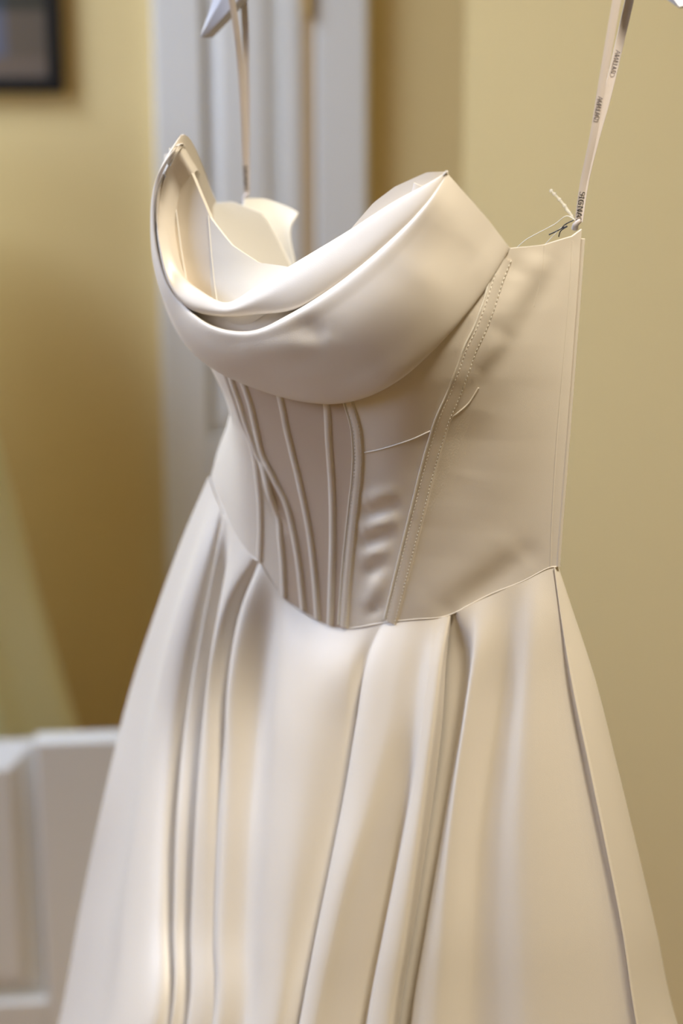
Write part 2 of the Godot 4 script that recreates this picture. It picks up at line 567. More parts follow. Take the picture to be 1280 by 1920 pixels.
# ------------------------------------------------------------------ the dress
func make_dress():
	var dress := base("wedding_dress", Vector3(0.0173, 1.2916, -1.1605))
	dress.rotation.y = -0.76739
	tag(dress, "ivory satin strapless wedding dress with draped cowl neckline and boned bodice, hanging from white hanger", "dress")
	var near_line := func(f): return u_at(princess_line, f)
	var far_line := func(f): return -u_at(princess_line, f)
	var near_side := func(_f): return 1.0
	var far_side := func(_f): return -1.0
	var taupe_left := func(f): return u_at(taupe_far, f)
	var taupe_right := func(f): return u_at(taupe_near, f)
	put("front_panel", cloth(panel(far_line, taupe_left, 20, 90), .0022), satin, dress)
	put("cup_panel", cloth(panel(taupe_left, taupe_right, 60, 40, 0.0, .32), .0014), lining, dress)  # satin cup; the whiter lining colour stands in for brighter light on it
	tag(put("centre_panel", cloth(panel(taupe_left, taupe_right, 60, 70, .32, 1.0), .0014), taupe_cloth, dress), "darker taupe centre panel between the boning channels")
	put("front_panel", cloth(panel(taupe_right, near_line, 50, 110), .0014), satin, dress)
	put("side_panel", cloth(panel(near_line, near_side, 70, 110), .0014), satin, dress)
	put("side_panel", cloth(panel(far_side, far_line, 30, 50), .0014), satin, dress)
	# the back, open in a low scoop
	var g := []
	for i in 41:
		var f := i / 40.0
		var row := PackedVector3Array()
		for j in 81:
			var u := 1.0 - j / 40.0
			var s := sin(u * PI / 2.0)
			var y := lerpf(look(BACK_EDGE, s), -.004 * (1.0 - s * s), f)
			var a := look_smooth(WIDTH if s >= 0.0 else WIDTH_FAR, y, .02)
			row.append(Vector3(a * s, y, -.001 - .045 * (1.0 - exp(-a * (1.0 - absf(s)) / .05))))
		g.append(row)
	put("back_panel", cloth(g, .0022, Vector3(0, 0, -1)), lining, dress)
	# folded-down flap of the far back opening
	var flap := [[V(-.143, .2005, -.024), V(-.138, .199, -.040), V(-.121, .193, -.049), V(-.114, .190, -.050)], [V(-.141, .190, -.020), V(-.132, .186, -.034), V(-.120, .182, -.040), V(-.113, .180, -.041)], [V(-.138, .170, -.020), V(-.128, .165, -.030), V(-.115, .160, -.036), V(-.104, .155, -.037)]]
	put("back_flap", cloth(refine(flap, 6, 6), .0015, Vector3(0, 0, -1)), lining, dress)

	# boning
	channel(dress, bones.near, .0092, .0014, true)
	channel(dress, bones.b4, .0078, .0016, true)
	channel(dress, bones.b3, .0058, .0016, false)
	channel(dress, bones.b2, .0058, .0016, false)
	channel(dress, bones.b1, .0060, .0017, false)
	channel(dress, bones.b0, .0058, .0016, false)
	channel(dress, bones.f1, .0062, .0015, false)
	# seams
	put("bust_seam", tube(curve_on([[0.343, 0.0651], [0.422, 0.0693], [0.492, 0.0738], [0.568, 0.0793], [0.633, 0.0854]], .0000), .0006, 6).done(), satin, dress)
	put("bust_seam", tube(curve_on([[0.697, 0.0936], [0.730, 0.0986], [0.761, 0.1045], [0.792, 0.1138]], .0000), .0006, 6).done(), satin, dress)
	put("side_seam", tube(curve_on([[0.938, 0.1983], [0.937, 0.1875], [0.934, 0.1760], [0.926, 0.1627]], -.0001), .0004, 6).done(), satin, dress)
	put("side_piping", tube(curve_on([[0.986, 0.1999], [0.986, 0.1757], [0.984, 0.1472], [0.979, 0.1149], [0.974, 0.0786], [0.974, 0.0381], [0.979, -0.0004]], -.0004), .0007, 6).done(), satin, dress)
	var edge := PackedVector3Array()
	for i in 31:
		var y := lerpf(.201, 0.0, i / 30.0)
		edge.append(Vector3(look_smooth(WIDTH, y, .02) + .0005, y, -.001))
	put("side_piping", tube(edge, .0013, 10).done(), satin, dress)
	var w := []
	for p in waist_edge: w.append([clampf(p[0], -1, 1), p[1]])
	put("waist_seam", tube(curve_on(w, -.0002, 4), .0006, 6).done(), satin, dress)
	# bust cup seams on the far and near cups
	put("cup_seam", tube(curve_on([[-.43, .203], [-.40, .17], [-.37, .13], [-.33, .10]], -.0002), .0007, 6).done(), lining, dress)
	put("cup_seam", tube(curve_on([[-.70, .243], [-.66, .21], [-.60, .17], [-.52, .12]], -.0002), .0007, 6).done(), lining, dress)
	channel(dress, [[.655, .2335], [.63, .215], [.605, .195]], .0075, .0008, false)

	make_cowl(dress)
	make_skirt(dress)
	# hanging ribbons
	var face := Vector3(.684, 0, .73)
	hanging_ribbon(dress, [V(0.1602,0.2095,-0.008), V(0.1631,0.2315,-0.008), V(0.1687,0.2576,-0.008), V(0.1725,0.2801,-0.008), V(0.1771,0.3081,-0.008), V(0.1816,0.3341,-0.008), V(0.1856,0.3554,-0.008)], [V(0.1599,0.2093,-0.01), V(0.1601,0.2309,-0.0137), V(0.1638,0.2563,-0.0173), V(0.168,0.2796,-0.021), V(0.1722,0.3078,-0.0247), V(0.1759,0.3342,-0.0283), V(0.1781,0.356,-0.032)], face, .0053)
	hanging_ribbon(dress, [V(-0.1444,0.2027,-0.028), V(-0.1408,0.2277,-0.0236), V(-0.1371,0.2572,-0.0192), V(-0.1348,0.2932,-0.0148), V(-0.1328,0.3145,-0.0104), V(-0.1337,0.344,-0.006)], [V(-0.1459,0.2025,-0.03), V(-0.1459,0.227,-0.0304), V(-0.1457,0.2564,-0.0308), V(-0.1464,0.2927,-0.0312), V(-0.147,0.3142,-0.0316), V(-0.1489,0.3443,-0.032)], face, .0048)
	# loose threads at the near corner
	var gold := plain(Color(.13, .09, .05), .4)
	for t in [[V(0.141,0.2006,-0.006), V(0.1453,0.2025,-0.006), V(0.1503,0.2051,-0.006), V(0.1541,0.2067,-0.006)], [V(0.1499,0.2048,-0.006), V(0.1521,0.2071,-0.006), V(0.1552,0.2089,-0.006), V(0.1586,0.2104,-0.006)], [V(0.1481,0.1999,-0.006), V(0.1492,0.2031,-0.006), V(0.1514,0.2049,-0.006), V(0.1541,0.2063,-0.006)]]:
		put("loose_thread", tube(smooth(t, 6), .0004, 6, null, .0003).done(), gold, dress)
	put("loose_thread", tube(smooth([V(0.1384,0.1947,-0.006), V(0.1434,0.1995,-0.006), V(0.1483,0.2043,-0.006), V(0.1529,0.2072,-0.006)], 6), .00022, 6).done(), thread, dress)


func make_cowl(dress: Node3D):
	var rows = [
		[V(-0.1229,0.2217,0.0335), V(-0.0809,0.2283,0.0767), V(-0.0929,0.2147,0.0766), V(-0.098,0.19,0.0771), V(-0.094,0.1733,0.078), V(-0.0807,0.1514,0.0798), V(-0.058,0.1413,0.082), V(-0.0332,0.1365,0.0819), V(-0.0086,0.1488,0.0797), V(0.0274,0.1681,0.0782), V(0.064,0.188,0.0748), V(0.0983,0.2122,0.0743), V(0.1194,0.2282,0.0749), V(0.1307,0.2408,0.0748)],
		[V(-0.1229,0.2377,0.0455), V(-0.0809,0.2443,0.0887), V(-0.0929,0.2307,0.0886), V(-0.098,0.206,0.0891), V(-0.094,0.1893,0.09), V(-0.0807,0.1674,0.0918), V(-0.058,0.1573,0.094), V(-0.0332,0.1525,0.0939), V(-0.0086,0.1648,0.0917), V(0.0274,0.1841,0.0902), V(0.064,0.204,0.0868), V(0.0983,0.2238,0.083), V(0.1194,0.2345,0.0796), V(0.1307,0.2417,0.0755)],
		[V(-0.1229,0.2375,0.0455), V(-0.0758,0.2445,0.094), V(-0.0919,0.2253,0.0937), V(-0.096,0.2031,0.0941), V(-0.0923,0.1865,0.0951), V(-0.0802,0.1632,0.0969), V(-0.0589,0.1515,0.0979), V(-0.0337,0.1484,0.0967), V(-0.001,0.1586,0.0968), V(0.0369,0.1769,0.0952), V(0.0721,0.1949,0.0907), V(0.1032,0.2153,0.086), V(0.122,0.2298,0.0811), V(0.1308,0.2415,0.0755)],
		[V(-0.1229,0.2372,0.0455), V(-0.0739,0.2444,0.0965), V(-0.0906,0.2222,0.0962), V(-0.0947,0.2034,0.0965), V(-0.0921,0.1833,0.0976), V(-0.08,0.159,0.0994), V(-0.0654,0.1464,0.0981), V(-0.042,0.1432,0.0952), V(-0.0059,0.1486,0.0945), V(0.0318,0.1571,0.0948), V(0.066,0.1766,0.0911), V(0.1,0.203,0.0859), V(0.1219,0.225,0.0809), V(0.1308,0.2412,0.0755)],
		[V(-0.1229,0.2377,0.0455), V(-0.083,0.2435,0.0887), V(-0.1011,0.221,0.0884), V(-0.1052,0.202,0.0887), V(-0.1027,0.1817,0.0898), V(-0.0905,0.1571,0.0916), V(-0.0746,0.1451,0.0901), V(-0.053,0.1415,0.0852), V(-0.0213,0.1458,0.08), V(0.018,0.1547,0.0812), V(0.0556,0.175,0.0803), V(0.0922,0.2022,0.0775), V(0.1177,0.225,0.0761), V(0.1307,0.2417,0.0755)],
		[V(-0.1232,0.2378,0.0454), V(-0.0844,0.2435,0.0886), V(-0.1011,0.221,0.0884), V(-0.1052,0.202,0.0887), V(-0.1027,0.1817,0.0898), V(-0.0905,0.1571,0.0916), V(-0.0753,0.1444,0.0907), V(-0.0531,0.136,0.0885), V(-0.0214,0.1359,0.0848), V(0.0164,0.1505,0.0865), V(0.0583,0.1739,0.0853), V(0.0952,0.2019,0.0816), V(0.1196,0.2252,0.0782), V(0.131,0.2418,0.0754)],
		[V(-0.1232,0.2369,0.0453), V(-0.0786,0.2441,0.0945), V(-0.0954,0.2218,0.0941), V(-0.0996,0.2029,0.0944), V(-0.097,0.1827,0.0955), V(-0.0849,0.1582,0.0973), V(-0.0687,0.1459,0.0973), V(-0.0399,0.1367,0.1004), V(-0.0028,0.138,0.1022), V(0.033,0.1521,0.1028), V(0.0704,0.1755,0.0979), V(0.1037,0.2025,0.091), V(0.1244,0.2251,0.0837), V(0.131,0.2409,0.0753)],
		[V(-0.1266,0.231,0.0416), V(-0.0774,0.2445,0.0957), V(-0.0982,0.2217,0.0951), V(-0.1021,0.1977,0.0954), V(-0.0993,0.1757,0.0967), V(-0.0912,0.1524,0.0973), V(-0.0746,0.1352,0.0973), V(-0.0431,0.1273,0.0992), V(-0.0013,0.1321,0.1015), V(0.0387,0.1443,0.1017), V(0.079,0.1674,0.098), V(0.1116,0.1959,0.0906), V(0.1296,0.2205,0.081), V(0.1346,0.235,0.0716)],
		[V(-0.1316,0.2201,0.0329), V(-0.0808,0.2446,0.0937), V(-0.1017,0.2196,0.0931), V(-0.1056,0.1938,0.0935), V(-0.1022,0.1718,0.0949), V(-0.0931,0.1485,0.0949), V(-0.0777,0.1294,0.0952), V(-0.0463,0.119,0.0965), V(-0.0002,0.1219,0.0982), V(0.0417,0.1312,0.0981), V(0.0897,0.1559,0.0957), V(0.1231,0.1831,0.0874), V(0.1357,0.2069,0.0726), V(0.14,0.2241,0.0629)],
		[V(-0.1366,0.2067,0.0218), V(-0.0843,0.2443,0.0911), V(-0.1054,0.2175,0.0905), V(-0.1086,0.1916,0.091), V(-0.1046,0.1679,0.0926), V(-0.0944,0.1428,0.0917), V(-0.0794,0.1246,0.092), V(-0.0527,0.1105,0.091), V(-0.0015,0.1078,0.0903), V(0.0455,0.1128,0.0906), V(0.095,0.137,0.0899), V(0.1281,0.1678,0.0813), V(0.1399,0.1944,0.0632), V(0.1453,0.2107,0.0518)],
		[V(-0.1407,0.1932,0.0118), V(-0.0864,0.2441,0.0897), V(-0.1069,0.2163,0.0893), V(-0.1094,0.1897,0.0899), V(-0.1042,0.1644,0.0916), V(-0.0941,0.1373,0.0898), V(-0.0815,0.1204,0.0881), V(-0.0597,0.1066,0.0848), V(-0.0058,0.0951,0.0795), V(0.0502,0.0979,0.0794), V(0.0973,0.1177,0.0806), V(0.1261,0.1454,0.0715), V(0.1417,0.1731,0.0552), V(0.1497,0.1972,0.0418)],
		[V(-0.1407,0.2012,0.0038), V(-0.0864,0.2521,0.0817), V(-0.1069,0.2243,0.0813), V(-0.1094,0.1977,0.0819), V(-0.1042,0.1724,0.0836), V(-0.0941,0.1453,0.0818), V(-0.0815,0.1284,0.0801), V(-0.0597,0.1146,0.0768), V(-0.0058,0.1031,0.0715), V(0.0502,0.1059,0.0714), V(0.0973,0.1257,0.0726), V(0.125,0.1513,0.0655), V(0.1392,0.1762,0.0514), V(0.1459,0.1977,0.0404)]]
	var folds = [
		[V(0.0449,0.1434,0.1013), V(0.0885,0.113,0.0941), 0.0100, -0.0013],
		[V(0.0545,0.1331,0.0997), V(0.0725,0.1418,0.1001), 0.0120, 0.0012],
		[V(0.0411,0.1471,0.1019), V(0.0644,0.1434,0.1007), 0.0080, -0.0014],
		[V(-0.0055,0.1271,0.0998), V(0.0595,0.1386,0.1002), 0.0080, 0.0016],
		[V(0.1469,0.2042,0.0649), V(0.1339,0.178,0.0859), 0.0140, -0.0014],
		[V(0.1167,0.1836,0.0983), V(0.0722,0.1386,0.0997), 0.0200, 0.0014],
		[V(0.1444,0.1893,0.0684), V(0.1487,0.1828,0.0593), 0.0080, 0.0010],
		[V(0.138,0.2139,0.0823), V(0.12,0.1839,0.0975), 0.0220, -0.0014],
		[V(0.0618,0.1058,0.0936), V(0.09,0.1182,0.0957), 0.0060, 0.0010]]
	var g := refine(rows, 12, 12)
	for i in g.size():
		for j in g[0].size():
			var p: Vector3 = g[i][j]
			var h := 0.0
			for f in folds:
				var ab: Vector3 = f[1] - f[0]
				var t := clampf((p - f[0]).dot(ab) / ab.length_squared(), 0, 1)
				var d: float = (p - f[0] - ab * t).length() / f[2]
				if d < 2.6: h += f[3] * exp(-d * d) * (.3 + .7 * sin(PI * clampf(t, .1, .9)))
			if h != 0.0 and i > g.size() * .4: g[i][j] = p + Vector3(.15, .1, .95) * h
	put("cowl_drape", cloth(g, .0012), satin, dress)


func make_skirt(dress: Node3D):
	var far_rows = [
		[V(-0.1592,0,0), V(-0.1493,-0.006,0.0054), V(-0.1397,-0.0112,0.0106), V(-0.1302,-0.0144,0.0157), V(-0.1262,-0.0156,0.0178), V(-0.1224,-0.0168,0.0198), V(-0.1145,-0.0176,0.0239), V(-0.0958,-0.0218,0.033), V(-0.0691,-0.0325,0.0415), V(-0.0639,-0.0352,0.0402)],
		[V(-0.1874,-0.0482,0), V(-0.1627,-0.0508,0.0121), V(-0.1497,-0.0537,0.0222), V(-0.1346,-0.055,0.0241), V(-0.1265,-0.0556,0.0143), V(-0.1247,-0.0563,0.028), V(-0.1154,-0.0567,0.0235), V(-0.1041,-0.0612,0.0372), V(-0.0932,-0.0715,0.0446), V(-0.0851,-0.0729,0.0367)],
		[V(-0.2237,-0.1189,0.0001), V(-0.1849,-0.1159,0.0179), V(-0.1662,-0.1147,0.0344), V(-0.1438,-0.1124,0.0347), V(-0.1303,-0.1116,0.0138), V(-0.1287,-0.1109,0.0402), V(-0.1127,-0.1091,0.0296), V(-0.1029,-0.1116,0.0519), V(-0.0976,-0.1203,0.0557), V(-0.088,-0.1208,0.0459)],
		[V(-0.2629,-0.2048,0.0001), V(-0.2048,-0.1913,0.025), V(-0.1775,-0.184,0.0454), V(-0.1491,-0.1771,0.0483), V(-0.1333,-0.1745,0.0284), V(-0.1281,-0.1719,0.056), V(-0.107,-0.1671,0.0467), V(-0.0963,-0.1676,0.0682), V(-0.0874,-0.1728,0.0709), V(-0.0786,-0.1725,0.0633)],
		[V(-0.2788,-0.2924,0.0161), V(-0.2117,-0.2707,0.0403), V(-0.1771,-0.2562,0.0639), V(-0.136,-0.2407,0.0721), V(-0.1201,-0.2366,0.052), V(-0.1121,-0.2324,0.0798), V(-0.0909,-0.2262,0.0688), V(-0.0824,-0.2258,0.0881), V(-0.0727,-0.2281,0.0884), V(-0.0644,-0.2269,0.0832)],
		[V(-0.3218,-0.4077,0.0113), V(-0.2109,-0.3518,0.0631), V(-0.1534,-0.3217,0.0952), V(-0.1093,-0.3019,0.1006), V(-0.0965,-0.298,0.0782), V(-0.0892,-0.2939,0.1043), V(-0.0737,-0.2888,0.0903), V(-0.0659,-0.2869,0.1083), V(-0.0562,-0.2861,0.1073), V(-0.0478,-0.2839,0.1024)],
		[V(-0.3681,-0.5395,0.0055), V(-0.1991,-0.4296,0.0954), V(-0.1196,-0.3816,0.1337), V(-0.0774,-0.3605,0.1334), V(-0.0676,-0.3569,0.1091), V(-0.0612,-0.3532,0.1332), V(-0.0506,-0.3492,0.1171), V(-0.0436,-0.346,0.1336), V(-0.0342,-0.3424,0.131), V(-0.0261,-0.3394,0.1251)],
		[V(-0.4958,-0.8682,0.0087), V(-0.2854,-0.8078,0.1711), V(-0.1767,-0.7814,0.2594), V(-0.1161,-0.7698,0.2751), V(-0.1016,-0.7678,0.2397), V(-0.0923,-0.7658,0.2811), V(-0.0765,-0.7636,0.259), V(-0.0662,-0.7618,0.288), V(-0.052,-0.7598,0.2867), V(-0.0398,-0.7581,0.2797)],
		[V(-0.6522,-1.27,0.0087), V(-0.3942,-1.27,0.2503), V(-0.2495,-1.27,0.3869), V(-0.1655,-1.27,0.4247), V(-0.145,-1.27,0.3931), V(-0.132,-1.27,0.4369), V(-0.1096,-1.27,0.418), V(-0.095,-1.27,0.4488), V(-0.0748,-1.27,0.4495), V(-0.0574,-1.27,0.444)]]
	var front_rows = [
		[V(-0.0639,-0.0352,0.0402), V(-0.0588,-0.037,0.0428), V(-0.046,-0.0494,0.0426), V(-0.0309,-0.0582,0.0423), V(-0.0034,-0.065,0.042), V(0.0262,-0.0619,0.042), V(0.051,-0.0526,0.0421), V(0.0555,-0.0508,0.0419), V(0.0711,-0.0462,0.0398), V(0.0838,-0.0429,0.0363), V(0.0921,-0.0411,0.033), V(0.0995,-0.039,0.0297), V(0.0984,-0.0394,0.0269)],
		[V(-0.0851,-0.0729,0.0367), V(-0.0727,-0.0734,0.049), V(-0.0511,-0.0821,0.0426), V(-0.0269,-0.0872,0.0523), V(0.0034,-0.0912,0.0534), V(0.0306,-0.0882,0.0505), V(0.0415,-0.0806,0.0445), V(0.048,-0.0791,0.0509), V(0.0709,-0.0742,0.0484), V(0.0859,-0.0704,0.0429), V(0.0951,-0.0681,0.0421), V(0.1017,-0.0659,0.0394), V(0.0973,-0.0663,0.0295)],
		[V(-0.088,-0.1208,0.0459), V(-0.0738,-0.1199,0.0603), V(-0.0531,-0.1259,0.0492), V(-0.0209,-0.1273,0.0642), V(0.0088,-0.1291,0.0648), V(0.0327,-0.1259,0.0567), V(0.0413,-0.1192,0.05), V(0.0486,-0.1176,0.0614), V(0.0712,-0.1124,0.0587), V(0.0882,-0.108,0.051), V(0.0979,-0.1056,0.052), V(0.1052,-0.1032,0.05), V(0.0992,-0.1036,0.0345)],
		[V(-0.0786,-0.1725,0.0633), V(-0.065,-0.1709,0.0726), V(-0.0444,-0.1738,0.0636), V(-0.0121,-0.1722,0.0767), V(0.0156,-0.1717,0.0765), V(0.036,-0.1684,0.0652), V(0.0415,-0.1633,0.0575), V(0.0492,-0.1615,0.0728), V(0.0714,-0.1562,0.0716), V(0.0871,-0.1516,0.0556), V(0.099,-0.1489,0.062), V(0.1076,-0.1462,0.0606), V(0.1006,-0.1468,0.0423)],
		[V(-0.0644,-0.2269,0.0832), V(-0.0517,-0.2245,0.0895), V(-0.0322,-0.2243,0.0813), V(-0.0018,-0.22,0.0914), V(0.0219,-0.2178,0.0905), V(0.0376,-0.2145,0.0772), V(0.0415,-0.2107,0.0688), V(0.0496,-0.2087,0.087), V(0.0693,-0.2034,0.0878), V(0.0834,-0.1985,0.0618), V(0.0986,-0.1954,0.0744), V(0.1104,-0.1926,0.0726), V(0.1031,-0.1933,0.0545)],
		[V(-0.0478,-0.2839,0.1024), V(-0.0365,-0.2806,0.1081), V(-0.0184,-0.2774,0.0987), V(0.0089,-0.2707,0.1069), V(0.0282,-0.2669,0.1053), V(0.039,-0.264,0.091), V(0.0426,-0.2613,0.083), V(0.0503,-0.2593,0.103), V(0.0673,-0.2542,0.1028), V(0.082,-0.249,0.0733), V(0.0982,-0.2456,0.0884), V(0.1127,-0.2424,0.0854), V(0.1052,-0.2433,0.0675)],
		[V(-0.0261,-0.3394,0.1251), V(-0.0166,-0.3358,0.13), V(-0.0006,-0.3299,0.1188), V(0.0221,-0.322,0.1249), V(0.0362,-0.3172,0.1222), V(0.0418,-0.3151,0.1079), V(0.0458,-0.3136,0.0999), V(0.0524,-0.3119,0.1197), V(0.0672,-0.3074,0.1188), V(0.0826,-0.3023,0.0882), V(0.0986,-0.2989,0.1026), V(0.1145,-0.2954,0.0986), V(0.1068,-0.2964,0.0811)],
		[V(-0.0398,-0.7581,0.2797), V(-0.0254,-0.7562,0.29), V(-0.001,-0.7529,0.276), V(0.0341,-0.7486,0.2884), V(0.0563,-0.7459,0.2847), V(0.065,-0.7448,0.2617), V(0.0714,-0.744,0.2489), V(0.0817,-0.7431,0.2798), V(0.1053,-0.7406,0.276), V(0.13,-0.7378,0.223), V(0.1558,-0.7359,0.2399), V(0.1814,-0.734,0.2266), V(0.1691,-0.7345,0.2021)],
		[V(-0.0574,-1.27,0.444), V(-0.0367,-1.27,0.4558), V(-0.0014,-1.27,0.4437), V(0.0496,-1.27,0.4561), V(0.082,-1.27,0.4515), V(0.0947,-1.27,0.428), V(0.1041,-1.27,0.4145), V(0.1193,-1.27,0.4441), V(0.1539,-1.27,0.4364), V(0.1906,-1.27,0.3771), V(0.2287,-1.27,0.3852), V(0.2668,-1.27,0.3613), V(0.2485,-1.27,0.3421)]]
	var near_rows = [
		[V(0.097,-0.0399,0.0266), V(0.1013,-0.0373,0.0269), V(0.1043,-0.0355,0.0277), V(0.1158,-0.0274,0.0225), V(0.1338,-0.016,0.0136), V(0.1483,-0.0058,0.0059), V(0.1554,-0.0011,0.002), V(0.1583,-0.0005,0.0004)],
		[V(0.0947,-0.0668,0.0263), V(0.1044,-0.0641,0.0245), V(0.1128,-0.0614,0.0264), V(0.1212,-0.0548,0.0309), V(0.1356,-0.0443,0.0169), V(0.1529,-0.0349,0.0139), V(0.1641,-0.0301,0.0041), V(0.1665,-0.0297,0.0029)],
		[V(0.096,-0.1042,0.0305), V(0.107,-0.1016,0.029), V(0.1155,-0.0992,0.0345), V(0.1233,-0.0935,0.0403), V(0.1348,-0.0847,0.0212), V(0.1565,-0.0761,0.0225), V(0.1745,-0.0705,0.0046), V(0.1789,-0.0699,0.0058)],
		[V(0.0972,-0.1475,0.0384), V(0.1082,-0.1448,0.038), V(0.1169,-0.1427,0.0466), V(0.1253,-0.1376,0.0513), V(0.1349,-0.1301,0.0311), V(0.1623,-0.1224,0.0324), V(0.1881,-0.1162,0.0065), V(0.1943,-0.1152,0.0077)],
		[V(0.0994,-0.194,0.0509), V(0.1102,-0.1915,0.0502), V(0.1187,-0.1896,0.0598), V(0.1289,-0.1854,0.0625), V(0.1383,-0.1795,0.0434), V(0.1702,-0.1726,0.0417), V(0.204,-0.1657,0.0094), V(0.2112,-0.1645,0.0099)],
		[V(0.1011,-0.244,0.0641), V(0.1121,-0.2416,0.0633), V(0.1206,-0.24,0.0739), V(0.1346,-0.2363,0.0737), V(0.1465,-0.232,0.0546), V(0.1811,-0.2258,0.0497), V(0.2211,-0.2183,0.0126), V(0.2287,-0.2172,0.0125)],
		[V(0.1026,-0.2972,0.0778), V(0.1139,-0.2948,0.0766), V(0.1222,-0.2936,0.0872), V(0.1402,-0.2906,0.0849), V(0.1544,-0.2878,0.0647), V(0.1922,-0.2822,0.0575), V(0.2372,-0.2747,0.0164), V(0.2449,-0.2737,0.0164)],
		[V(0.1623,-0.735,0.1986), V(0.1805,-0.7337,0.1918), V(0.194,-0.733,0.2051), V(0.2231,-0.7313,0.1937), V(0.2462,-0.7298,0.1554), V(0.3081,-0.7267,0.1275), V(0.3831,-0.7226,0.0416), V(0.3958,-0.722,0.038)],
		[V(0.2384,-1.27,0.3414), V(0.2655,-1.27,0.3269), V(0.2855,-1.27,0.3341), V(0.3288,-1.27,0.3087), V(0.3634,-1.27,0.2587), V(0.4559,-1.27,0.1985), V(0.569,-1.27,0.072), V(0.5881,-1.27,0.0614)]]
	var back_rows = [
		[V(0.1583,-0.0005,0.0001), V(0.1585,-0.0006,-0.002), V(0.1479,0.002,-0.0115), V(0.1272,0.002,-0.0237), V(0.0875,0.002,-0.0367), V(0.0398,0.002,-0.0434), V(-0.0159,0.002,-0.0449), V(-0.0636,0.002,-0.0408), V(-0.1113,0.002,-0.0302), V(-0.1463,0.002,-0.0126), V(-0.1582,0,-0.003)],
		[V(0.1665,-0.0297,0.0026), V(0.166,-0.0319,-0.0103), V(0.1543,-0.0324,-0.0202), V(0.1328,-0.0335,-0.0385), V(0.0913,-0.0355,-0.0602), V(0.0415,-0.038,-0.0664), V(-0.0187,-0.0409,-0.0516), V(-0.075,-0.0433,-0.0562), V(-0.1312,-0.0458,-0.0478), V(-0.1724,-0.0476,-0.0127), V(-0.1864,-0.0482,-0.003)],
		[V(0.1789,-0.0699,0.0055), V(0.1781,-0.0746,-0.0187), V(0.1657,-0.0762,-0.0293), V(0.1425,-0.0791,-0.0489), V(0.098,-0.0846,-0.079), V(0.0445,-0.0912,-0.0872), V(-0.0224,-0.099,-0.0641), V(-0.0895,-0.1056,-0.0706), V(-0.1566,-0.1122,-0.057), V(-0.2058,-0.1171,-0.0152), V(-0.2227,-0.1189,-0.0029)],
		[V(0.1943,-0.1152,0.0074), V(0.1897,-0.1255,-0.027), V(0.1764,-0.1283,-0.0383), V(0.1517,-0.1334,-0.0592), V(0.1043,-0.1433,-0.0995), V(0.0474,-0.1552,-0.1107), V(-0.0263,-0.1691,-0.0792), V(-0.1052,-0.181,-0.088), V(-0.184,-0.1929,-0.067), V(-0.2419,-0.2017,-0.0179), V(-0.2619,-0.2048,-0.0029)],
		[V(0.2112,-0.1645,0.0096), V(0.2025,-0.1819,-0.0353), V(0.1883,-0.1857,-0.0474), V(0.162,-0.1929,-0.0698), V(0.1114,-0.2067,-0.1128), V(0.0506,-0.2233,-0.136), V(-0.0279,-0.2427,-0.0966), V(-0.1115,-0.2593,-0.1086), V(-0.1952,-0.2758,-0.0711), V(-0.2565,-0.288,-0.019), V(-0.2778,-0.2924,0.0131)],
		[V(0.2287,-0.2172,0.0122), V(0.2163,-0.2433,-0.0437), V(0.2012,-0.249,-0.0565), V(0.173,-0.2597,-0.0804), V(0.119,-0.2803,-0.1264), V(0.0541,-0.3049,-0.1672), V(-0.0322,-0.3337,-0.1197), V(-0.1287,-0.3584,-0.1357), V(-0.2252,-0.383,-0.082), V(-0.296,-0.4011,-0.0219), V(-0.3208,-0.4077,0.0083)],
		[V(0.2449,-0.2737,0.0161), V(0.2309,-0.3093,-0.052), V(0.2147,-0.3174,-0.0657), V(0.1847,-0.3324,-0.0912), V(0.127,-0.3611,-0.1403), V(0.0577,-0.3956,-0.1992), V(-0.0368,-0.4359,-0.1457), V(-0.1472,-0.4704,-0.1664), V(-0.2577,-0.505,-0.0939), V(-0.3386,-0.5303,-0.025), V(-0.3671,-0.5395,0.0025)],
		[V(0.3958,-0.722,0.0377), V(0.4465,-0.7416,-0.08), V(0.4153,-0.7461,-0.1066), V(0.3572,-0.7543,-0.1559), V(0.2456,-0.7701,-0.2508), V(0.1116,-0.7891,-0.3269), V(-0.0496,-0.8113,-0.2296), V(-0.1983,-0.8302,-0.2518), V(-0.3471,-0.8492,-0.1264), V(-0.4562,-0.8632,-0.0337), V(-0.4948,-0.8682,0.0057)],
		[V(0.5881,-1.27,0.0611), V(0.6522,-1.27,-0.08), V(0.6066,-1.27,-0.1188), V(0.5218,-1.27,-0.1909), V(0.3587,-1.27,-0.3295), V(0.1631,-1.27,-0.4416), V(-0.0652,-1.27,-0.3292), V(-0.2609,-1.27,-0.3326), V(-0.4566,-1.27,-0.1663), V(-0.6001,-1.27,-0.0444), V(-0.6512,-1.27,0.0057)]]
	for rows in [far_rows, front_rows, near_rows]:
		put("skirt_panel", cloth(refine(rows, 8, 10), .0014), satin, dress)
	put("skirt_panel", cloth(refine(back_rows, 8, 8), .0014, Vector3(.2, 0, -1)), satin, dress)
	put("skirt_seam", tube(smooth([V(0.1588,-0.0005,0.0014), V(0.167,-0.0297,0.0039), V(0.1794,-0.0699,0.0068), V(0.1948,-0.1152,0.0087), V(0.2117,-0.1645,0.0109), V(0.2292,-0.2172,0.0135), V(0.2454,-0.2737,0.0174), V(0.3963,-0.722,0.039), V(0.5886,-1.27,0.0624)], 8), .0005, 6).done(), satin, dress)


